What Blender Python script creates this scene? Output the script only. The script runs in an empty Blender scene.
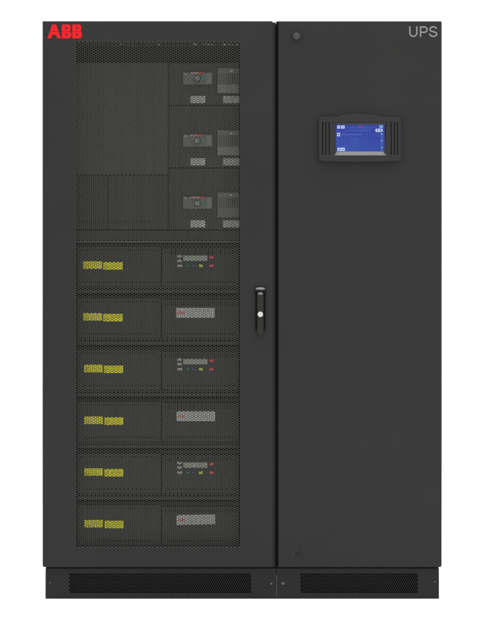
import bpy, math, random
from mathutils import Vector
random.seed(4)
sc = bpy.context.scene
col = sc.collection
PI = math.pi
# ------------------------------------------------------------------ measures
S = 2.0 / 577.0            # metres per unit of the elevation drawing, at the door plane
D = 9.0                    # camera distance from the doors
CX, BASE = 238.5, 599.2
CAMZ = (BASE - 320.0) * S
def P(px, py, d=0.0):      # elevation drawing -> metres, at a depth d behind the doors
    k = 1 + d / D
    return ((px - CX) * S * k, CAMZ + (320.0 - py) * S * k)

# ------------------------------------------------------------------ materials
def mat(name, rgb, rough=0.5, metal=0.0, spec=0.5, bump=0.0, bscale=900.0, vary=0.0, vscale=6.0,
        emit=None, estr=1.0, coat=0.0):
    m = bpy.data.materials.new(name); m.use_nodes = True
    nt = m.node_tree; b = nt.nodes['Principled BSDF']
    b.inputs['Base Color'].default_value = (*rgb, 1)
    b.inputs['Roughness'].default_value = rough
    b.inputs['Metallic'].default_value = metal
    b.inputs['Specular IOR Level'].default_value = spec
    b.inputs['Coat Weight'].default_value = coat
    if bump or vary:
        tc = nt.nodes.new('ShaderNodeNewGeometry')
    if vary:
        n = nt.nodes.new('ShaderNodeTexNoise'); n.inputs['Scale'].default_value = vscale
        n.inputs['Detail'].default_value = 5
        nt.links.new(tc.outputs['Position'], n.inputs['Vector'])
        r = nt.nodes.new('ShaderNodeMapRange')
        r.inputs['From Min'].default_value = 0.3; r.inputs['From Max'].default_value = 0.7
        r.inputs['To Min'].default_value = 1 - vary; r.inputs['To Max'].default_value = 1 + vary
        nt.links.new(n.outputs['Fac'], r.inputs['Value'])
        mx = nt.nodes.new('ShaderNodeVectorMath'); mx.operation = 'SCALE'
        mx.inputs[0].default_value = rgb
        nt.links.new(r.outputs['Result'], mx.inputs['Scale'])
        nt.links.new(mx.outputs['Vector'], b.inputs['Base Color'])
        r2 = nt.nodes.new('ShaderNodeMapRange')
        r2.inputs['From Min'].default_value = 0.3; r2.inputs['From Max'].default_value = 0.7
        r2.inputs['To Min'].default_value = rough * 0.92; r2.inputs['To Max'].default_value = min(1, rough * 1.08)
        nt.links.new(n.outputs['Fac'], r2.inputs['Value'])
        nt.links.new(r2.outputs['Result'], b.inputs['Roughness'])
    if bump:
        n = nt.nodes.new('ShaderNodeTexNoise'); n.inputs['Scale'].default_value = bscale
        n.inputs['Detail'].default_value = 2
        nt.links.new(tc.outputs['Position'], n.inputs['Vector'])
        bp = nt.nodes.new('ShaderNodeBump'); bp.inputs['Strength'].default_value = bump
        bp.inputs['Distance'].default_value = 0.0004
        nt.links.new(n.outputs['Fac'], bp.inputs['Height'])
        nt.links.new(bp.outputs['Normal'], b.inputs['Normal'])
    if emit:
        b.inputs['Emission Color'].default_value = (*emit, 1)
        b.inputs['Emission Strength'].default_value = estr
    return m

M = dict(
    coat=mat('charcoal_powder_coat', (.0166, .0166, .0161), .55, spec=.14, bump=.25, bscale=1500, vary=.05, vscale=5),
    mesh=mat('charcoal_mesh_coat', (.0330, .0330, .0308), .55, spec=.14),
    plinth=mat('plinth_coat', (.0140, .0140, .0137), .55, spec=.12, bump=.25, bscale=1500, vary=.06, vscale=7),
    inner=mat('inner_steel', (.035, .035, .031), .6, spec=.3, vary=.08, vscale=8),
    cover=mat('cover_plate', (.056, .056, .043), .5, spec=.3, vary=.08, vscale=5),
    face=mat('module_face', (.031, .031, .025), .5, spec=.3, vary=.08, vscale=9),
    plate_paint=mat('panel_paint', (.042, .042, .033), .5, spec=.3, vary=.08, vscale=9),
    lever=mat('lever_plastic', (.0165, .0165, .0145), .5, spec=.14),
    well=mat('handle_well', (.008, .008, .0075), .5, spec=.1),
    highlight_cap=mat('pale_highlight', (.15, .15, .15), .3, metal=.6),
    header=mat('recess_tone_plate', (.024, .024, .022), .6, spec=.2),
    lockgrey=mat('grey_lock', (.045, .045, .045), .4, spec=.3),
    cover2=mat('cover_plate_lower', (.040, .040, .031), .5, spec=.3, vary=.12, vscale=7),
    rail=mat('lip_light_catch', (.12, .12, .112), .4, spec=.5),
    liner=mat('liner_steel', (.022, .022, .019), .7, spec=.15),
    black=mat('black_rubber', (.003, .003, .003), .7, spec=.15),
    dark=mat('black_plastic', (.018, .018, .017), .4, spec=.4),
    bezel=mat('bezel_plastic', (.0185, .0188, .018), .45, spec=.16, bump=.1),
    white=mat('white_label', (.50, .525, .50), .6, vary=.04, vscale=60),
    plate=mat('grey_nameplate', (.50, .52, .49), .5, vary=.05, vscale=60),
    yellow=mat('yellow_label', (.93, .91, .02), .8, spec=.1, vary=.05, vscale=70),
    ink=mat('black_ink', (.02, .02, .02), .6),
    redink=mat('red_ink', (.70, .03, .05), .5),
    logored=mat('logo_red', (.60, .008, .012), .5, spec=.08),
    logogrey=mat('logo_grey', (.19, .19, .19), .5, spec=.08),
    device=mat('grey_device', (.16, .165, .152), .45, spec=.5, vary=.06, vscale=30),
    device2=mat('light_grey_device', (.22, .225, .215), .45, spec=.5, vary=.06, vscale=30),
    lcd=mat('lcd_glass', (.33, .37, .30), .25, spec=.6),
    chip=mat('pale_print', (.62, .62, .60), .5),
    red=mat('red_button', (.80, .06, .05), .35),
    lime=mat('lime_button', (.62, .74, .04), .35),
    green=mat('green_lamp', (.04, .30, .16), .35),
    blue=mat('blue_button', (.05, .06, .16), .35),
    steel=mat('satin_steel', (.095, .095, .093), .4, metal=.2, bump=.1),
    zinc=mat('zinc_bolt', (.085, .085, .085), .45, metal=.3),
    chrome=mat('black_chrome', (.11, .11, .11), .25, metal=.6, spec=.6),
    lock=mat('white_lock', (.40, .42, .40), .4),
    floor=mat('white_studio_floor', (.94, .94, .94), .8, spec=.1),
    sblue=mat('screen_blue', (.004, .004, .006), .3, spec=.12, emit=(.046, .082, .43), estr=.92),
    slight=mat('screen_light_blue', (.004, .004, .006), .3, spec=.12, emit=(.10, .19, .58), estr=.75),
    swhite=mat('screen_white', (.02, .02, .02), .25, emit=(.55, .66, .95), estr=.85),
    sgreen=mat('screen_cyan', (.02, .02, .02), .25, emit=(.16, .50, .58), estr=.9),
    sred=mat('screen_maroon', (.02, .01, .02), .25, emit=(.11, .02, .20), estr=.9),
)
# rolled steel shows faint upright streaks
for key in ('cover', 'cover2', 'plate_paint', 'face'):
    t_ = M[key].node_tree
    no = [q for q in t_.nodes if q.type == 'TEX_NOISE'][0]; ge = [q for q in t_.nodes if q.type == 'NEW_GEOMETRY'][0]
    mp = t_.nodes.new('ShaderNodeMapping'); mp.inputs['Scale'].default_value = (4.5, 1, .35)
    t_.links.new(ge.outputs['Position'], mp.inputs['Vector']); t_.links.new(mp.outputs['Vector'], no.inputs['Vector'])
    for q in t_.nodes:
        if q.type == 'MAP_RANGE' and q.inputs['To Max'].default_value > 1: q.inputs['To Min'].default_value = .80; q.inputs['To Max'].default_value = 1.20
# the display's backlight: a little uneven across the panel
nt = M['sblue'].node_tree; b = nt.nodes['Principled BSDF']
g = nt.nodes.new('ShaderNodeTexCoord'); n = nt.nodes.new('ShaderNodeTexNoise')
n.inputs['Scale'].default_value = 9; n.inputs['Detail'].default_value = 3
nt.links.new(g.outputs['Object'], n.inputs['Vector'])
r = nt.nodes.new('ShaderNodeValToRGB')
r.color_ramp.elements[0].position = .3; r.color_ramp.elements[0].color = (.026, .042, .36, 1)
r.color_ramp.elements[1].position = .7; r.color_ramp.elements[1].color = (.036, .088, .42, 1)
nt.links.new(n.outputs['Fac'], r.inputs['Fac']); nt.links.new(r.outputs['Color'], b.inputs['Emission Color'])

# ------------------------------------------------------------------ mesh builder
class MB:
    def __init__(s): s.v = []; s.f = []; s.m = []; s.mats = []
    def mi(s, m):
        if m not in s.mats: s.mats.append(m)
        return s.mats.index(m)
    def add(s, vs, fs, m):
        o = len(s.v); k = s.mi(m); s.v += [tuple(v) for v in vs]
        for f in fs: s.f.append(tuple(i + o for i in f)); s.m.append(k)
    def box(s, x0, x1, y0, y1, z0, z1, m, bev=0.0):
        if x0 > x1: x0, x1 = x1, x0
        if z0 > z1: z0, z1 = z1, z0
        if bev <= 0:
            v = [(x0,y0,z0),(x1,y0,z0),(x1,y1,z0),(x0,y1,z0),(x0,y0,z1),(x1,y0,z1),(x1,y1,z1),(x0,y1,z1)]
            s.add(v, [(0,1,5,4),(1,2,6,5),(2,3,7,6),(3,0,4,7),(4,5,6,7),(3,2,1,0)], m)
        else:
            s.plate([rrect(x0, x1, z0, z1, bev * 1.2, 3)], y0, y1, m, bev)
    def pbox(s, a, b, c, e, d0, d1, m, bev=0.0):         # a..b across, c..e down the elevation drawing, d0..d1 in depth
        x0, z1 = P(a, c, d0); x1, z0 = P(b, e, d0)
        s.box(x0, x1, d0, d1, z0, z1, m, bev)
    def plate(s, loops, y0, y1, m, bev=0.0):              # an outline with holes, given a thickness and a rounded edge
        cu = bpy.data.curves.new('outline', 'CURVE'); cu.dimensions = '2D'; cu.fill_mode = 'BOTH'
        for lp in loops:
            sp = cu.splines.new('POLY'); sp.points.add(len(lp) - 1); sp.use_cyclic_u = True
            for q, (x, z) in zip(sp.points, lp): q.co = (x, z, 0, 1)
        th = y1 - y0; bev = min(bev, th * .49)
        cu.extrude = th / 2 - bev; cu.bevel_depth = bev; cu.bevel_resolution = 2; cu.offset = -bev
        ob = bpy.data.objects.new('outline', cu); col.objects.link(ob)
        me = bpy.data.meshes.new_from_object(ob.evaluated_get(bpy.context.evaluated_depsgraph_get()))
        ym = (y0 + y1) / 2
        vs = [(v.co.x, ym - v.co.z, v.co.y) for v in me.vertices]
        fs = [tuple(p.vertices) for p in me.polygons]
        s.add(vs, fs, m)
        bpy.data.objects.remove(ob); bpy.data.curves.remove(cu); bpy.data.meshes.remove(me)
    def cyl(s, x, z, y0, y1, r, m, n=28, bev=0.0, r1=None):
        lp = [(x + r * math.cos(2*PI*i/n), z + r * math.sin(2*PI*i/n)) for i in range(n)]
        s.plate([lp], y0, y1, m, bev)
    def stroke(s, pts, w, y0, y1, m):                     # a bar of even width along a path in the door plane
        n = len(pts); L = []; R = []
        for i, p in enumerate(pts):
            a = Vector(pts[max(0, i-1)]); c = Vector(pts[min(n-1, i+1)]); p = Vector(p)
            if 0 < i < n-1:
                d1 = (p - a).normalized(); d2 = (c - p).normalized()
                t = (d1 + d2).normalized(); k = 1 / max(.5, t.dot(d1))
            else: t = (c - a).normalized(); k = 1
            nn = Vector((-t.y, t.x)) * (w / 2) * k
            L.append(p + nn); R.append(p - nn)
        v = []
        for y in (y0, y1):
            v += [(q.x, y, q.y) for q in L] + [(q.x, y, q.y) for q in R]
        f = []
        for i in range(n-1):
            f.append((i, i+1, n+i+1, n+i)); f.append((2*n+i, 3*n+i, 3*n+i+1, 2*n+i+1))
            f.append((i, 2*n+i, 2*n+i+1, i+1)); f.append((n+i, n+i+1, 3*n+i+1, 3*n+i))
        f.append((0, n, 3*n, 2*n)); f.append((n-1, 3*n-1, 4*n-1, 2*n-1))
        s.add(v, f, m)
    def build(s, name, parent=None, smooth=False, label=None, centre=None):
        v = s.v
        if centre is None:
            c = Vector([(min(p[i] for p in v) + max(p[i] for p in v)) / 2 for i in range(3)])
        else: c = Vector(centre)
        me = bpy.data.meshes.new(name)
        me.from_pydata([(p[0]-c.x, p[1]-c.y, p[2]-c.z) for p in v], [], s.f)
        for m in s.mats: me.materials.append(m)
        me.polygons.foreach_set('material_index', s.m)
        if smooth: me.polygons.foreach_set('use_smooth', [True] * len(s.f))
        me.update()
        o = bpy.data.objects.new(name, me); col.objects.link(o)
        WL[o.name] = c
        if parent: o.parent = parent; o.location = c - WL[parent.name]
        else: o.location = c
        if label: o['label'] = label
        return o
WL = {}
def rrect(x0, x1, z0, z1, r, n=5):
    if isinstance(r, (int, float)): r = (r,)*4           # lower left, lower right, upper right, upper left
    out = []
    for (cx, cz, rr, a0) in ((x0+r[0], z0+r[0], r[0], 180), (x1-r[1], z0+r[1], r[1], 270),
                             (x1-r[2], z1-r[2], r[2], 0), (x0+r[3], z1-r[3], r[3], 90)):
        for i in range(n+1):
            a = math.radians(a0 + 90*i/n); out.append((cx + rr*math.cos(a), cz + rr*math.sin(a)))
    return out
def prect(a, b, c, e, d, r, n=5):
    x0, z1 = P(a, c, d); x1, z0 = P(b, e, d)
    if isinstance(r, (int, float)): r = (r,)*4
    return rrect(x0, x1, z0, z1, [q*S for q in r], n)
def empty(name, loc, label, cat, group=None):
    o = bpy.data.objects.new(name, None); col.objects.link(o); o.location = loc
    o.empty_display_size = .1; WL[o.name] = Vector(loc)
    o['label'] = label; o['category'] = cat
    if group: o['group'] = group
    return o
def children(o): return [c for c in bpy.data.objects if c.parent == o]
def copy_tree(o, parent=None, skip=()):
    c = o.copy(); col.objects.link(c)
    if parent: c.parent = parent
    for ch in children(o):
        if ch.name.split('.')[0] not in skip: copy_tree(ch, c, skip)
    return c

def hexsheet(mb, centres, plain, p, rho, y0, y1, m, rot, nh=6):
    """perforated sheet: honeycomb cells with an open hole; `plain` cells stay closed. p = hole pitch."""
    R = p / math.sqrt(3); vid = {}; V = []; F = []
    def vert(x, y, z, key=None):
        key = (round(x*2e4), round(y*2e4), round(z*2e4)) if key is None else key
        for dx in (0,):
            if key in vid: return vid[key]
        vid[key] = len(V); V.append((x, y, z)); return vid[key]
    ang = [rot + i*PI/3 for i in range(6)]
    cs = [(math.cos(a), math.sin(a)) for a in ang]
    for ci, (x, z) in enumerate(centres):
        of = [vert(x + R*c, y0, z + R*q) for c, q in cs]
        ob = [vert(x + R*c, y1, z + R*q) for c, q in cs]
        jf = [vert(x + rho*c, y0, z + rho*q, ('a', ci, i)) for i, (c, q) in enumerate(cs)]
        jb = [vert(x + rho*c, y1, z + rho*q, ('b', ci, i)) for i, (c, q) in enumerate(cs)]
        for i in range(6):
            j = (i+1) % 6
            F.append((of[i], of[j], jf[j], jf[i])); F.append((ob[j], ob[i], jb[i], jb[j]))
            F.append((jf[i], jf[j], jb[j], jb[i]))
    for (x, z) in plain:
        F.append(tuple(vert(x + R*c, y0, z + R*q) for c, q in cs))
        F.append(tuple(vert(x + R*c, y1, z + R*q) for c, q in cs)[::-1])
    mb.add(V, F, m)

# ================================================================== the setting
fl = MB()
N = 24; xs = [-30 + 60*i/N for i in range(N+1)]
fl.add([(x, y, 0) for y in xs for x in xs], [(j*(N+1)+i, j*(N+1)+i+1, (j+1)*(N+1)+i+1, (j+1)*(N+1)+i) for j in range(N) for i in range(N)], M['floor'])
fo = fl.build('floor'); fo['kind'] = 'structure'; fo['label'] = 'plain white studio floor under the cabinet'

# ================================================================== the cabinet
xl, zt = P(45.4, 23); xr, _ = P(439.2, 23); zp = P(0, 568.4)[1]; DEP = .86
cab = empty('ups_cabinet', ((xl+xr)/2, .45, 0),
            'tall charcoal two-door power cabinet with mesh door, solid door and vented base', 'power cabinet')
mb = MB()
T = .004; bf = .024
mb.box(xl, xl+T, bf, DEP, zp, zt, M['coat'])
mb.build('side_panel', cab)
mb = MB(); mb.box(xr-T, xr, bf, DEP, zp, zt, M['coat']); mb.build('side_panel', cab)
mb = MB(); mb.box(xl+T, xr-T, bf, DEP, zt-T, zt-.0005, M['coat']); mb.build('top_panel', cab)
mb = MB(); mb.box(xl+T, xr-T, DEP-T, DEP-.0005, zp, zt-T, M['inner']); mb.build('back_panel', cab)
mb = MB(); mb.box(xl+T, xr-T, bf+.01, DEP-T, zp+.001, zp+.005, M['inner']); mb.build('bottom_panel', cab)
xg = P(277, 0)[0]
mb = MB()
mb.box(xg-.028, xg+.028, .040, .075, zp+.005, zt-T, M['black'], .002)      # gasketed post both doors close on
mb.box(xg-.012, xg-.008, .075, DEP-T, zp+.005, zt-T, M['inner'])
mb.build('centre_post', cab)
# inner mounting frame round the module bay
mb = MB()
d = .085
for a, b_ in ((62, 76.2), (239.6, 262)):
    x0 = P(a, 0, d)[0]; x1 = P(b_, 0, d)[0]
    mb.box(x0, x1, d, d+.02, zp+.006, zt-T-.001, M['inner'], .001)
x0 = P(76.3, 0, d)[0]; x1 = P(239.5, 0, d)[0]
z1 = P(0, 39.5, d)[1]; z0 = P(0, 46.5, d)[1]
mb.box(x0, x1, d+.003, d+.02, z0, z1, M['inner'], .001)
mb.box(x0, x1, .125, .130, P(0, 63.5, .125)[1], P(0, 36, .125)[1], M['header'])  # added plate whose tone sets the shade of the recess above the panels
mb.build('mounting_frame', cab)
for px in (194.6, 197.0, 203.2, 205.6, 208.4, 212.0, 224.2, 229.0, 232.2, 236.8, 158.6, 121):
    mb = MB(); x, z = P(px, 44.4, d)
    mb.cyl(x, z, d-.001, d+.003, .0028 if px not in (224.2, 236.8, 194.6) else .0042, M['chip'], 12, .0005)
    mb.build('rivet', cab)
# big blank cover to the left of the breaker panels
d = .072
mb = MB()
mb.plate([prect(72, 167.9, 62.8, 174.6, d, .6)], d, d+.012, M['cover'], .0015)
mb.plate([prect(108.5, 167.9, 175.2, 229.5, d+.003, .6)], d+.003, d+.014, M['cover2'], .0015)
mb.plate([prect(72, 108.1, 175.2, 229.5, d+.006, .6)], d+.006, d+.018, M['face'], .0015)
mb.plate([prect(92.5, 93.2, 176, 229, d+.0055, .2)], d+.0052, d+.0065, M['inner'], .0001)
mb.plate([prect(149.8, 150.4, 108, 158, d, .25)], d-.0006, d+.001, M['ink'], .0001)  # thin dark line painted as the shade in the cover's crease
mb.plate([prect(98, 155, 66, 172, d, 1.5)], d-.0012, d+.0005, M['cover'], .0006)
mb.plate([prect(78, 150, 221.3, 222.0, d, .3)], d-.0012, d+.02, M['inner'], .0003)
for px in (78, 164.5):
    for py in (66, 120, 171):
        x, z = P(px, py, d); mb.cyl(x, z, d-.002, d, .0035, M['zinc'], 12, .0006)
mb.build('blanking_panel', cab)
# shelf edge above the power modules, lip coloured pale for the light its edge catches
mb = MB()
d = .066
mb.pbox(76.3, 239.3, 230.6, 240.2, d+.004, d+.03, M['face'], .001)
mb.pbox(76.3, 239.3, 240.9, 242.4, d, d+.03, M['rail'], .0012)
mb.build('shelf_lip', cab)
# deep dark bay behind everything
mb = MB()
mb.box(xl+T+.002, xg-.014, .30, .31, zp+.006, zt-T-.001, M['liner'])
mb.build('bay_liner', cab)

# ------------------------------------------------------------------ mesh door
mb = MB()
DT = .020
ox0, oz1 = P(76.0, 41.2); ox1, oz0 = P(239.9, 547.3)
ox1 = ox0 + (.55*2 + 78.95)*2.05*S
mb.plate([prect(42.6, 272.4, 21.2, 567.2, 0, (2.2, .8, .5, .9), 6), [(ox0, oz0), (ox1, oz0), (ox1, oz1), (ox0, oz1)]],
         0, DT, M['coat'], .0008)
# folded grip edge beside the gap
xa = P(271.9, 0)[0]; xb = P(275.85, 0)[0]; za = P(0, 566.9)[1]; zb = P(0, 22.2)[1]
prof = [(xa, .0015), (xa+.003, .0022), (xb-.005, .0075), (xb-.0006, .0120), (xb, .0135), (xb, .030), (xb-.003, .030), (xb-.003, .018), (xa, .018)]
k = len(prof)
mb.add([(x, y, za) for x, y in prof] + [(x, y, zb) for x, y in prof],
       [(i, (i+1) % k, k+(i+1) % k, k+i) for i in range(k)] + [tuple(range(k))[::-1], tuple(range(k, 2*k))], M['coat'])
mdoor = mb.build('mesh_door', cab)
mb = MB()
pc = 2.05*S; pv = 2*pc/math.sqrt(3)
X0 = ox0 + .55*pc; Z0 = oz1 - .5*pv
ncol = int((ox1 - ox0) / pc + .01); cen = []; pl = []
for i in range(-3, ncol+3):
    for j in range(-3, 240):
        x = X0 + i*pc; z = Z0 - (j + (.5 if i % 2 else 0))*pv
        if z < oz0 - 3*pv: continue
        ins = (0 <= i < ncol) and x + .3*pc < ox1 and z < oz1 - .3*pv and z > oz0 + .3*pv
        if ins: cen.append((x, z))
        else: pl.append((x, z))
hexsheet(mb, cen, pl, pv, .445*pv, .0004, .0019, M['mesh'], 0)
mb.build('perforated_sheet', mdoor)
print('holes', len(cen))
# logo
mb = MB()
def letterA(x0, x1, z0, z1):
    w = x1-x0; h = z1-z0
    for pts in ([(.19, .515), (.36, 1), (.488, 1), (.488, .64), (.44, .515)],
                [(0, 0), (.178, .485), (.488, .485), (.488, .25), (.345, .25), (.27, 0)]):
        mb.plate([[(x0+a*w, z0+c*h) for a, c in pts]], -.0006, .0004, M['logored'])
        mb.plate([[(x0+(1-a)*w, z0+c*h) for a, c in pts][::-1]], -.0006, .0004, M['logored'])
def letterB(x0, x1, z0, z1):
    w = x1-x0; h = z1-z0
    def arc(cx, cz, rx, rz, a0, a1, n=6): return [(cx+rx*math.cos(math.radians(a0+(a1-a0)*i/n)), cz+rz*math.sin(math.radians(a0+(a1-a0)*i/n))) for i in range(n+1)]
    ps = [[(0, .515), (.47, .515), (.47, .68), (.36, .68), (.36, .79), (.47, .79), (.47, 1), (0, 1)],
          [(0, 0), (.47, 0), (.47, .22), (.36, .22), (.36, .32), (.47, .32), (.47, .485), (0, .485)],
          [(.50, .515), (.87, .515)] + arc(.70, .76, .24, .24, -25, 90) + [(.50, 1), (.50, .79)] + arc(.58, .735, .05, .055, 90, -90, 4) + [(.50, .68)],
          [(.50, 0)] + arc(.74, .25, .26, .25, -90, 25) + [(.92, .485), (.50, .485), (.50, .32)] + arc(.59, .27, .05, .05, 90, -90, 4) + [(.50, .22)]]
    for q in ps: mb.plate([[(x0+a*w, z0+c*h) for a, c in q]], -.0006, .0004, M['logored'])
zc0 = P(0, 38.3)[1]; zc1 = P(0, 24.6)[1]
letterA(P(47.5, 0)[0], P(61.0, 0)[0], zc0, zc1)
letterB(P(61.9, 0)[0], P(71.3, 0)[0], zc0, zc1)
letterB(P(72.4, 0)[0], P(81.9, 0)[0], zc0, zc1)
mb.build('logo', mdoor, label='red logo lettering in the upper corner of the mesh door')
# handle
mb = MB()
mb.plate([prect(254.6, 266.0, 287.2, 332.6, 0, (4.5, 4.5, 2.5, 2.5), 6), prect(256.0, 264.6, 290.8, 331.2, 0, (4.0, 4.0, 2, 2), 6)], -.0030, .0006, M['well'], .0012)
mb.plate([prect(255.9, 264.7, 290.7, 331.3, 0, (4.0, 4.0, 2, 2), 6)], -.0006, .0005, M['black'])
def highlight_cap(mb, px, py, rx, rz, y, ry, m):  # rounded caps whose shape and pale colour draw the handle's highlights
    x, z = P(px, py); V = []; F = []; nu, nv = 24, 7
    for j in range(nv):
        t = j/(nv-1)*PI/2
        for i in range(nu):
            a = 2*PI*i/nu; V.append((x+rx*S*math.cos(a)*math.cos(t), y-ry*math.sin(t), z+rz*S*math.sin(a)*math.cos(t)))
    for j in range(nv-1):
        for i in range(nu):
            F.append((j*nu+i, j*nu+(i+1) % nu, (j+1)*nu+(i+1) % nu, (j+1)*nu+i))
    mb.add(V, F, m)
mb.plate([prect(254.8, 265.8, 286.8, 292.2, 0, 1.6, 6)], -.0075, -.0010, M['well'], .0025)
highlight_cap(mb, 260.3, 288.8, 5.0, 1.5, -.0070, .006, M['highlight_cap'])
mb.build('escutcheon', mdoor, smooth=False)
mb = MB()
mb.plate([prect(257.1, 263.6, 292.0, 335.5, 0, (3.1, 3.1, 2.2, 2.2), 7)], -.014, -.001, M['lever'], .0045)
highlight_cap(mb, 260.3, 293.7, 2.6, 1.2, -.0135, .003, M['highlight_cap'])
mb.build('handle', mdoor, smooth=True)
mb = MB()
x, z = P(260.3, 314.4); mb.cyl(x, z, -.0185, -.0130, .0094, M['lock'], 28, .0014)
mb.build('lock_cylinder', mdoor)

# ------------------------------------------------------------------ solid door
sdoor_mb = MB()
sdoor_mb.plate([prect(278.45, 441.7, 21.2, 567.2, 0, (.8, 2.0, 1.2, .5), 6)], 0, DT, M['coat'], .0018)
sdoor = sdoor_mb.build('solid_door', cab)
mb = MB()
mb.box(P(276.2, 0)[0], P(278.9, 0)[0], .020, .034, zp+.002, P(0, 21.4, .02)[1], M['black'], .001)
mb.build('door_seal', sdoor)
# letters
mb = MB()
def pp(l): return [P(a, c) for a, c in l]
W = 1.28*S
def arcp(cx, cy, rx, ry, a0, a1, n=10): return [(cx+rx*math.cos(math.radians(a0+(a1-a0)*i/n)), cy-ry*math.sin(math.radians(a0+(a1-a0)*i/n))) for i in range(n+1)]
Z_ = (-.0005, .0003)
mb.stroke(pp([(409.8, 26.4), (409.8, 32.7)] + arcp(413.3, 32.9, 3.5, 3.5, 180, 360, 14) + [(416.8, 32.7), (416.8, 26.4)]), W, *Z_, M['logogrey'])
mb.stroke(pp([(420.5, 37.0), (420.5, 27.0), (424.2, 27.0)] + arcp(424.3, 29.65, 2.75, 2.65, 90, -90, 10) + [(424.2, 32.3), (421.2, 32.3)]), W, *Z_, M['logogrey'])
mb.stroke(pp(arcp(433.2, 29.3, 3.25, 2.5, 10, 180, 10) + arcp(432.9, 29.5, 2.95, 2.0, 190, 245, 4) +
             [(433.4, 31.8)] + arcp(433.4, 34.1, 3.3, 2.25, 62, -90, 10) + arcp(433.3, 33.6, 3.75, 2.8, 265, 180, 8)), W, *Z_, M['logogrey'])
mb.build('lettering', sdoor, label='grey UPS lettering in the upper corner of the solid door')
# upper quarter turn lock, standing proud
mb = MB()
x, z = P(296.6, 36.4)
mb.cyl(x, z, -.004, .0005, .0125, M['dark'], 28, .001)
mb.cyl(x, z, -.0150, -.0035, .0112, M['lockgrey'], 28, .0016)
mb.plate([[(x+.0078*math.cos(2*PI*i/24), z+.0078*math.sin(2*PI*i/24)) for i in range(24)],
          [(x+.0052*math.cos(2*PI*i/24), z+.0052*math.sin(2*PI*i/24)) for i in range(24)]], -.0156, -.0145, M['dark'], .0004)
mb.cyl(x, z, -.0160, -.0145, .0018, M['zinc'], 14, .0005)
mb.build('door_lock', sdoor)
mb = MB()
x, z = P(297.6, 553.2)
mb.plate([[(x+.0150*math.cos(2*PI*i/32), z+.0150*math.sin(2*PI*i/32)) for i in range(32)],
          [(x+.0125*math.cos(2*PI*i/32), z+.0125*math.sin(2*PI*i/32)) for i in range(32)]], -.0012, .0005, M['coat'], .0004)
mb.box(x-.0065, x+.0065, -.0025, .0005, z+.005, z+.0125, M['bezel'], .001)
mb.box(x-.0005, x+.0020, -.0006, .0004, z-.007, z+.002, M['black'])
mb.box(x-.0165, x-.0135, -.0016, .0004, z-.007, z+.006, M['dark'], .0006)
mb.build('door_lock', sdoor)

# ------------------------------------------------------------------ display panel on the solid door
def bowed(a, b, c, e, arch, sag, r, a0=None, a1=None, d=0):
    """plate outline with an arched brow and a sagging lower edge"""
    o = []
    n = 24
    for i in range(n+1):                                   # lower edge, left to right
        t = i/n; o.append(P(a + r*.5 + (b-a-r)*t, e + sag*math.sin(PI*t)**.9, d))
    o += [P(b-.2, e-r*.6, d), P(b, e-r, d), P(b, c+r, d), P(b-.3, c+r*.4, d), P(b-r, c, d)]
    m0 = a0; m1 = a1
    for i in range(n+1):
        t = i/n; o.append(P(m1 + (m0-m1)*t, c - arch*math.sin(PI*t)**.6, d))
    o += [P(a+r, c, d), P(a+.3, c+r*.4, d), P(a, c+r, d), P(a, e-r, d), P(a+.2, e-r*.6, d)]
    return o
PD = -.014
grooves = []
for gx in (322.6, 325.9, 329.1, 391.2, 394.4, 397.5):
    grooves.append(prect(gx-.42, gx+.42, 122.0, 155.0, PD, .38, 3)[::-1])
opening = [P(335.4, 122.4, PD), P(386.6, 122.4, PD), P(384.2, 151.8, PD), P(387.4, 155.5, PD), P(333.6, 155.5, PD), P(336.2, 151.8, PD)]
mb = MB()
mb.plate([bowed(319.0, 400.6, 117.6, 160.6, 3.4, .9, 2.6, 338, 380, PD)] + [opening] + grooves, PD, -.004, M['bezel'], .0013)
mb.plate([bowed(318.2, 401.4, 116.6, 161.3, 3.0, .9, 3.0, 338, 380)], -.0045, .001, M['bezel'], .0012)
disp = mb.build('display_panel', cab)
for i, gx in enumerate((322.6, 325.9, 329.1, 391.2, 394.4, 397.5)):
    mb = MB(); mb.plate([prect(gx-.75, gx+.75, 121.9, 123.7, PD, .6, 4)], PD-.0004, PD+.004, M['black'])
    mb.build('vent_slot', disp)
mb = MB()     # dark bar drawn as the shadow in the recess above the screen
hx0, hz1 = P(335.4, 122.5, PD); hx1, hz0 = P(386.6, 124.6, PD)
mb.plate([[(hx0+.002, hz0), (hx1-.002, hz0), (hx1-.0005, hz1), (hx0+.0005, hz1)]], PD+.0025, -.0045, M['dark'], .0008)
mb.build('recess_shadow_bar', disp)
mb = MB()     # bright sloping sill below the screen
v = [(*P(336.4, 151.5, -.0065), -.0065), (*P(383.8, 151.5, -.0065), -.0065), (*P(386.8, 155.3, PD), PD-.0002), (*P(334.2, 155.3, PD), PD-.0002)]
v = [(x, y, z) for x, z, y in v]
vb = [(x, -.0042, z) for x, y, z in v]
mb.add(v+vb, [(0, 1, 2, 3), (7, 6, 5, 4), (0, 4, 5, 1), (1, 5, 6, 2), (2, 6, 7, 3), (3, 7, 4, 0)], M['steel'])
mb.build('sill', disp)
mb = MB()
SD = -.0066
mb.pbox(335.6, 384.6, 123.6, 151.5, SD, -.0046, M['sblue'])
def sc_(a, b, c, e, m, k=1): mb.pbox(a, b, c, e, SD-.0002*k, SD, M[m])
def frame_(a, b, c, e, m, t=.45):
    sc_(a, b, c, c+t, m, 2); sc_(a, b, e-t, e, m, 2); sc_(a, a+t, c+t, e-t, m, 2); sc_(b-t, b, c+t, e-t, m, 2)
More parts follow.
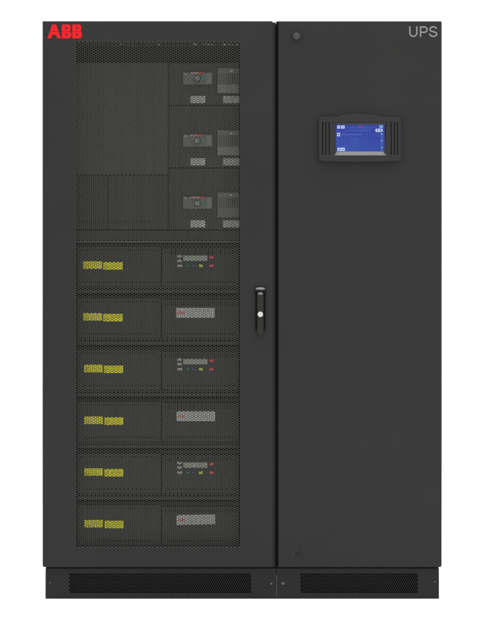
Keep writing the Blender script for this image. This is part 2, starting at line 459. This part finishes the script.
# header glyphs
sc_(337.2, 340.0, 125.5, 128.6, 'swhite'); sc_(340.9, 344.6, 125.5, 128.6, 'swhite')
sc_(338.2, 338.7, 126.4, 127.9, 'sblue', 2); sc_(341.8, 343.6, 126.5, 126.9, 'sblue', 2); sc_(341.8, 343.6, 127.5, 127.9, 'sblue', 2)
sc_(358.2, 362.6, 126.0, 127.7, 'sred'); sc_(359.4, 361.2, 125.4, 126.0, 'sred')
sc_(379.3, 382.8, 125.3, 128.0, 'sgreen'); sc_(380.2, 380.7, 126.0, 127.3, 'sblue', 2); sc_(381.5, 382, 126.0, 127.3, 'sblue', 2)
mb.plate([prect(375.4, 382.6, 128.8, 131.9, SD, 1.1)], SD-.0002, SD+.0003, M['swhite'])
sc_(377.0, 378.3, 129.8, 131.0, 'sblue', 2); sc_(379.8, 381.2, 129.6, 131.1, 'sblue', 2)
sc_(337.0, 340.0, 132.8, 136.3, 'swhite'); sc_(337.8, 339.2, 133.7, 135.3, 'ink', 2)
sc_(337.4, 344.8, 147.8, 150.9, 'swhite'); sc_(338.6, 340.6, 149.0, 149.9, 'sblue', 2); sc_(341.8, 343.4, 149.0, 149.9, 'sblue', 2)
for i in range(8):
    y = 133.6 + i*2.25
    sc_(380.9, 382.6, y, y+1.1, 'slight' if i % 3 else 'sgreen'); 
for i in range(5):
    sc_(337.1, 337.8, 138 + i*1.9, 138.7 + i*1.9, 'slight')
sc_(345, 371, 130.3, 130.7, 'slight'); sc_(341, 362, 134.2, 135.0, 'slight'); 
sc_(352, 357, 138.0, 138.35, 'slight'); sc_(350, 358, 140.0, 140.3, 'slight'); sc_(353, 357, 142.2, 142.5, 'slight')
sc_(345, 376, 127.6, 127.9, 'slight')
mb.build('screen', disp, label='lit blue display screen')

# ------------------------------------------------------------------ plinths with grilles
PF = .012
def plinth(a, b, ga, gb, bolts, name='plinth'):
    mb = MB()
    x0 = P(a, 0, PF)[0]; x1 = P(b, 0, PF)[0]; z1 = P(0, 568.3, PF)[1]
    gx0, gz1 = P(ga, 573.0, PF); gx1, gz0 = P(gb, 593.4, PF)
    mb.plate([rrect(x0, x1, .0008, z1, .0012, 3), [(gx0, gz0), (gx1, gz0), (gx1, gz1), (gx0, gz1)]], PF, PF+.003, M['plinth'], .0009)
    mb.box(x0+.001, x0+.004, PF+.0031, DEP-.005, .001, z1-.001, M['plinth'])
    mb.box(x1-.004, x1-.001, PF+.0031, DEP-.005, .001, z1-.001, M['plinth'])
    mb.box(x0+.0042, x1-.0042, DEP-.009, DEP-.005, .001, z1-.001, M['plinth'])
    mb.box(x0+.0042, x1-.0042, PF+.0035, DEP-.0095, z1-.004, z1-.001, M['plinth'])
    mb.box(x0+.0042, x1-.0042, .07, .075, .002, z1-.0045, M['black'])
    pln = mb.build(name, cab)
    mb = MB()
    ph = 2.30*S; rv = ph*math.sqrt(3)/2
    nc = int((gx1-gx0)/ph); nr = 10; c_ = []; q_ = []
    ofs = ((gx1-gx0) - (nc-.5)*ph)/2
    zo = ((gz1-gz0) - (nr-1)*rv)/2
    for j in range(-2, nr+2):
        for i in range(-3, nc+3):
            x = gx0 + ofs + (i + (.5 if j % 2 else 0))*ph; z = gz1 - zo - j*rv
            if 0 <= j < nr and x-.35*ph > gx0 and x+.35*ph < gx1: c_.append((x, z))
            elif gz1 + .02 > z > 0.004: q_.append((x, z))
    hexsheet(mb, c_, q_, ph, .465*ph, PF+.0005, PF+.002, M['plinth'], PI/6)
    mb.build('vent_grille', pln)
    for (bx, by, r_) in bolts:
        mb = MB(); x, z = P(bx, by, PF)
        if r_ > .003: mb.cyl(x, z, PF-.0015, PF+.0005, r_*1.5, M['dark'], 18, .0005)
        mb.cyl(x, z, PF-.0042, PF-.0010, r_, M['zinc'], 6 if r_ > .003 else 14, .0008)
        mb.build('bolt', pln)
plinth(45.5, 276.35, 68.4, 252.0, [(50.2, 582.6, .0026), (271.4, 583.6, .0034)])
plinth(276.75, 439.0, 299.9, 418.2, [(283.0, 583.4, .0042), (434.6, 581.8, .0028)])
# thin black strip standing for the shade in the gap between doors and plinth
mb = MB(); x0 = P(46, 0, .02)[0]; x1 = P(438.5, 0, .02)[0]
mb.box(x0, x1, .0185, .0235, P(0, 568.9, .02)[1], P(0, 566, .02)[1], M['black'])
mb.build('gap_shade_strip', cab)
mb = MB(); mb.pbox(276.3, 276.8, 575.0, 597.8, PF+.001, PF+.003, M['zinc'])
mb.build('joint_strip', cab)

# ================================================================== power modules behind the mesh
MD = .068; ROW = 51.72
def module_body(name, label, y, group):
    """y: top of the module on the elevation drawing"""
    x, z = P(158, y + 48, MD)
    root = empty(name, (x, MD + .2, z), label, 'power module', group)
    mb = MB()
    mb.plate([prect(77.2, 161.0, y+3.8, y+43.6, MD, .6)], MD, MD+.015, M['face'], .0014)
    for i in range(19):                                   # louvres pressed in under the labels
        a = 84 + i*3.9
        mb.plate([prect(a, a+2.7, y+38.6, y+39.7, MD, .4, 3)], MD-.0006, MD+.001, M['black'], .0003)
    for i in range(25):
        a = 80 + i*3.15
        mb.plate([prect(a, a+1.9, y+6.2, y+7.3, MD, .4, 3)], MD-.0006, MD+.001, M['black'], .0003)
    mb.build('front_plate', root)
    mb = MB()
    mb.plate([prect(162.0, 238.9, y+5.4, y+43.6, MD, .6)], MD+.001, MD+.015, M['face'], .0014)
    for i in range(17):
        a = 167 + i*4.1
        mb.plate([prect(a, a+2.8, y+38.6, y+39.7, MD, .4, 3)], MD+.0004, MD+.002, M['black'], .0003)
    for k_ in range(2):
        for i in range(24):
            a = 165 + i*3.05
            mb.plate([prect(a, a+1.9, y+7.2+k_*2.2, y+8.4+k_*2.2, MD, .4, 3)], MD+.0004, MD+.002, M['black'], .0003)
    mb.plate([prect(199.6, 200.4, y+28.5, y+36.5, MD, .3, 3)], MD+.0004, MD+.002, M['inner'], .0003)
    mb.build('control_plate', root)
    mb = MB()
    mb.pbox(77.2, 238.9, y+1.0, y+50.2, MD+.03, MD+.2, M['inner'])
    mb.build('chassis', root)
    mb = MB()
    mb.pbox(77.2, 238.6, y+44.3, y+45.2, MD-.002, MD+.03, M['cover'], .0006)
    mb.pbox(77.2, 238.9, y+46.6, y+50.0, MD+.002, MD+.03, M['face'], .0006)
    mb.build('bottom_rail', root)
    for k, (a, b_, dy) in enumerate(((83.3, 102.0, 0), (103.4, 122.6, .8))):
        mb = MB()
        c = y + 18.4 + dy
        mb.plate([prect(a, b_, c, c+7.4, MD, .3, 2)], MD-.0009, MD+.0003, M['yellow'], .0002)
        x0, zz0 = P(a+1.0, c+6.2, MD); 
        tri = [P(a+1.2, c+5.9, MD), P(a+5.2, c+5.9, MD), P(a+3.2, c+1.9, MD)]
        tri2 = [P(a+1.6, c+5.7, MD), P(a+4.8, c+5.7, MD), P(a+3.2, c+2.3, MD)]
        mb.plate([tri, tri2], MD-.0011, MD-.0008, M['ink'])
        for j, wd in enumerate((9.5, 11.0, 7.0)):
            mb.pbox(a+6.8, a+6.8+wd, c+1.5+j*1.9, c+1.68+j*1.9, MD-.0011, MD-.0008, M['ink'])
        mb.build('warning_label', root, label='yellow warning label')
    for px in (79.4, 158.6, 165.0, 236.2):
        for py in (8.5, 41.5):
            mb = MB(); x, z = P(px, y+py, MD); mb.cyl(x, z, MD-.002, MD+.0006, .0032, M['inner'], 12, .0007)
            mb.build('screw', root)
    return root
G = 'power modules racked behind the mesh door'
y0 = 243.0
dm = module_body('power_module', 'power module with small status display and red buttons, topmost of the module stack', y0, G)
MQ = MD + .001
mb = MB()
mb.plate([prect(181.6, 209.4, y0+11.6, y0+18.9, MQ, .6)], MQ-.002, MQ+.001, M['inner'], .0006)
mb.plate([prect(183.4, 207.6, y0+12.6, y0+17.9, MQ, .4)], MQ-.0028, MQ-.0015, M['lcd'], .0003)
mb.build('status_display', dm)
mb = MB()
for py in (13.0, 17.4, 22.4):
    for j in range(3):
        mb.pbox(177.6+j*1.55, 178.8+j*1.55, y0+py-.9+(.3 if j == 1 else 0), y0+py+1.0, MQ-.0006, MQ+.0004, M['chip'])
    mb.pbox(177.6, 182.0, y0+py+1.35, y0+py+1.6, MQ-.0006, MQ+.0004, M['chip'])
mb.build('lamp_legend', dm)
for (px, py, m, r_) in ((211.6, 14.3, 'red', 1.7), (211.4, 22.8, 'red', 1.7), (200.7, 22.8, 'lime', 1.7), (193.4, 22.8, 'blue', 1.4), (187.4, 22.8, 'green', 1.0)):
    mb = MB(); x, z = P(px, y0+py, MQ)
    x_, r = x, r_*S
    mb.plate([[(x+1.15*r*a, z+.8*r*c) for a, c in ((-1, -1), (1, -1), (1, 1), (-1, 1))]], MQ-.0035, MQ+.0005, M[m], .0012)
    if m in ('red', 'lime'):
        mb.plate([[(x-.4*r, z-.1*r), (x+.4*r, z-.1*r), (x, z+.5*r)]], MQ-.0038, MQ-.0033, M['chip'])
    mb.build('button', dm, label={'red': 'red push button', 'lime': 'lime green push button', 'blue': 'dark blue push button', 'green': 'dark green indicator'}[m])
y1 = y0 + ROW
lm = module_body('power_module', 'power module with white nameplate right below the topmost display module', y1, G)
mb = MB()
c = y1 + 13.2
mb.plate([prect(176.0, 214.6, c, c+9.8, MQ, .4, 2)], MQ-.0010, MQ+.0004, M['white'], .0002)
def mini(mbx, a, top, w, h, m):                          # three tiny logo letters
    for k, L in enumerate('ABB'):
        x = a + k*w*1.12
        if L == 'A':
            mbx.stroke([P(x, top+h, MQ), P(x+w/2, top, MQ), P(x+w, top+h, MQ)], .5*S, MQ-.0013, MQ-.0009, m)
            mbx.stroke([P(x+w*.25, top+h*.66, MQ), P(x+w*.75, top+h*.66, MQ)], .45*S, MQ-.0014, MQ-.0009, m)
        else:
            mbx.stroke([P(x+.25, top, MQ), P(x+.25, top+h, MQ)], .5*S, MQ-.0013, MQ-.0009, m)
            for t in (0, .5):
                mbx.stroke([P(x+.25, top+h*t+.2, MQ), P(x+w*.8, top+h*t+.25, MQ), P(x+w*.95, top+h*(t+.25), MQ), P(x+w*.8, top+h*(t+.5)-.15, MQ), P(x+.25, top+h*(t+.5)-.1, MQ)], .42*S, MQ-.0013, MQ-.0009, m)
mini(mb, 177.3, c+3.4, 2.2, 3.0, M['redink'])
rnd = random.Random(8)
for j in range(4):
    a = 187.5
    while a < 211.5:
        w = rnd.uniform(1.0, 3.0)
        mb.pbox(a, min(a+w, 212.6), c+1.6+j*2.0, c+2.0+j*2.0, MQ-.0013, MQ-.0009, M['device'])
        a += w + rnd.uniform(.5, 1.2)
mb.build('nameplate', lm, label='white nameplate with small red and grey print')
def move(o, rows):
    o.location.z -= rows * ROW * S * (1 + MD/D)
names = ['third', 'fourth', 'fifth', 'sixth']
m2 = copy_tree(dm); move(m2, 2); m2['label'] = 'power module with small status display, third from the top of the stack'
m4 = copy_tree(dm); move(m4, 4); m4['label'] = 'power module with small status display, lowest display module, directly above the bottom module'
m3 = copy_tree(lm); move(m3, 2); m3['label'] = 'power module with white nameplate, fourth from the top of the stack, middle nameplate module'
m5 = copy_tree(lm); move(m5, 4); m5['label'] = 'bottom power module with slightly tilted white nameplate, just above the vented base'
for o, dx, rot in ((m2, .6, 0), (m3, .9, 0), (m4, .9, 0), (m5, 1.1, 1.3)):
    for ch in children(o):
        n_ = ch.name.split('.')[0]
        if n_ == 'warning_label': ch.location.x += dx * S
        if n_ == 'nameplate': ch.rotation_euler.y = math.radians(-rot); ch.location.x += .4*dx*S

# ================================================================== breaker panels
BD = .072
def q(y): return y
x, z = P(204, 104.5, BD)
bp_ = empty('breaker_panel', (x, BD+.1, z), 'breaker panel with rotary switch and cover, topmost of three beside the blank cover', 'breaker panel',
            'breaker panels in the upper bay')
mb = MB()
mb.plate([prect(183.2, 212.4, 72.4, 84.4, BD-.012, .5)], BD-.012, BD+.001, M['device'], .0012)
mb.plate([prect(206.0, 211.8, 73.0, 83.8, BD-.014, .4)], BD-.014, BD-.0115, M['device2'], .0006)
mb.build('switch_housing', bp_)
mb = MB()
x, z = P(197.4, 78.9, BD-.014); mb.cyl(x, z, BD-.022, BD-.0115, .0105, M['dark'], 28, .0015)
for a in range(6):
    t = a*PI/3 + .3
    mb.stroke([(x+.003*math.cos(t), z+.003*math.sin(t)), (x+.0088*math.cos(t), z+.0088*math.sin(t))], .0040, BD-.0226, BD-.0215, M['white'])
mb.build('rotary_knob', bp_)
mb = MB(); mb.plate([prect(190.6, 203.4, 72.2, 73.6, BD-.014, .2, 2)], BD-.0142, BD-.0118, M['white'], .0002)
mb.plate([prect(199.4, 203.2, 72.0, 73.9, BD-.014, .2, 2)], BD-.0150, BD-.0118, M['redink'], .0002)
mb.pbox(192.0, 198.6, 72.7, 73.1, BD-.0147, BD-.0138, M['redink'])
mb.build('marking_strip', bp_, label='white and red marking strip')
mb = MB(); x, z = P(185.3, 73.8, BD-.012); mb.cyl(x, z, BD-.0135, BD-.0115, .0034, M['white'], 14, .0004)
mb.build('indicator', bp_, label='small white indicator')
mb = MB(); mb.plate([prect(200.9, 204.4, 76.6, 79.8, BD-.012, .4, 3)], BD-.0145, BD-.0115, M['green'], .0006)
mb.build('indicator', bp_, label='dark green indicator')
mb = MB()
mb.plate([prect(217.4, 239.2, 68.0, 92.8, BD-.010, .6)], BD-.010, BD+.001, M['device'], .0015)
for i in range(9):
    a = 219.0 + i*2.2
    mb.plate([prect(a, a+.9, 73.0, 83.6, BD-.010, .3, 2)], BD-.0112, BD-.0095, M['inner'], .0004)
mb.build('breaker_block', bp_)
mb = MB(); mb.plate([prect(217.2, 239.2, 84.4, 93.0, BD-.014, .6)], BD-.0135, BD-.0102, M['device2'], .001)
mb.build('terminal_cover', bp_, label='lighter grey lower cover')
mb = MB(); x, z = P(231.6, 71.0, BD-.012); mb.cyl(x, z, BD-.0120, BD-.0096, .0046, M['white'], 14, .0006)
mb.build('indicator', bp_, label='white round indicator')
for a, b_ in ((190.4, 205.2), (223.0, 239.2)):
    mb = MB(); mb.plate([prect(a, b_, 96.1, 103.1, BD, .3, 2)], BD-.0009, BD+.0003, M['plate'], .0002)
    for j in range(3):
        mb.pbox(a+1.0, a+(b_-a)*(.9, .7, .8)[j], 97.6+j*1.8, 98.0+j*1.8, BD-.0011, BD-.0008, M['device'])
    mb.build('nameplate', bp_, label='pale grey nameplate')
def mv(o, dpx): o.location.z -= dpx * S * (1 + BD/D)
def panel_plate(root, a, b):
    WL[root.name] = root.location.copy()
    mb = MB(); mb.plate([prect(169.0, 239.2, a, b, BD, .5)], BD, BD+.012, M['plate_paint'], .0013)
    for px, py in ((171.5, a+3), (171.5, b-3), (214.5, a+3)):
        x, z = P(px, py, BD); mb.cyl(x, z, BD-.002, BD+.0004, .003, M['inner'], 12, .0006)
    mb.build('front_plate', root)
panel_plate(bp_, 63.2, 105.0)
b2 = copy_tree(bp_, skip=('front_plate',)); mv(b2, 62.2); b2['label'] = 'breaker panel with rotary switch and cover, middle one of the three in the upper bay'
b3 = copy_tree(bp_, skip=('terminal_cover', 'front_plate')); mv(b3, 124.3); b3['label'] = 'breaker panel with rotary switch and grey block, lowest of three, just above the power modules'

panel_plate(b2, 105.9, 167.5)
panel_plate(b3, 168.4, 229.4)
# ================================================================== light, world, camera
w = bpy.data.worlds.new('World'); sc.world = w; w.use_nodes = True
bg = w.node_tree.nodes['Background']; bg.inputs['Color'].default_value = (1, 1, 1, 1); bg.inputs['Strength'].default_value = 1.09
def area(name, loc, target, size, power, size_y=None, color=(1, 1, 1)):
    L = bpy.data.lights.new(name, 'AREA'); L.energy = power; L.color = color
    L.shape = 'RECTANGLE'; L.size = size; L.size_y = size_y or size
    o = bpy.data.objects.new(name, L); col.objects.link(o); o.location = loc
    dv = Vector(target) - Vector(loc); o.rotation_euler = dv.to_track_quat('-Z', 'Y').to_euler()
    return o
area('floor_whitening_fill', (0, -.5, 6.0), (0, -.5, 0), 9, 560, 3)  # added overhead fill that washes the floor to white
area('key_softbox', (3.0, -3.4, 5.0), (.1, 0, 1.3), .45, 55)
cam = bpy.data.cameras.new('Camera'); co = bpy.data.objects.new('Camera', cam); col.objects.link(co)
co.location = (0, -D, CAMZ); co.rotation_euler = (PI/2, 0, 0)
cam.sensor_fit = 'VERTICAL'; cam.sensor_height = 24; cam.lens = 24 * D / (640 * S)
cam.clip_end = 200; sc.camera = co
sc.view_settings.view_transform = 'Standard'; sc.view_settings.look = 'None'
sc.view_settings.exposure = 0; sc.view_settings.gamma = 1; sc.view_settings.use_curve_mapping = False
sc.render.film_transparent = False
sc.cycles.max_bounces = 8
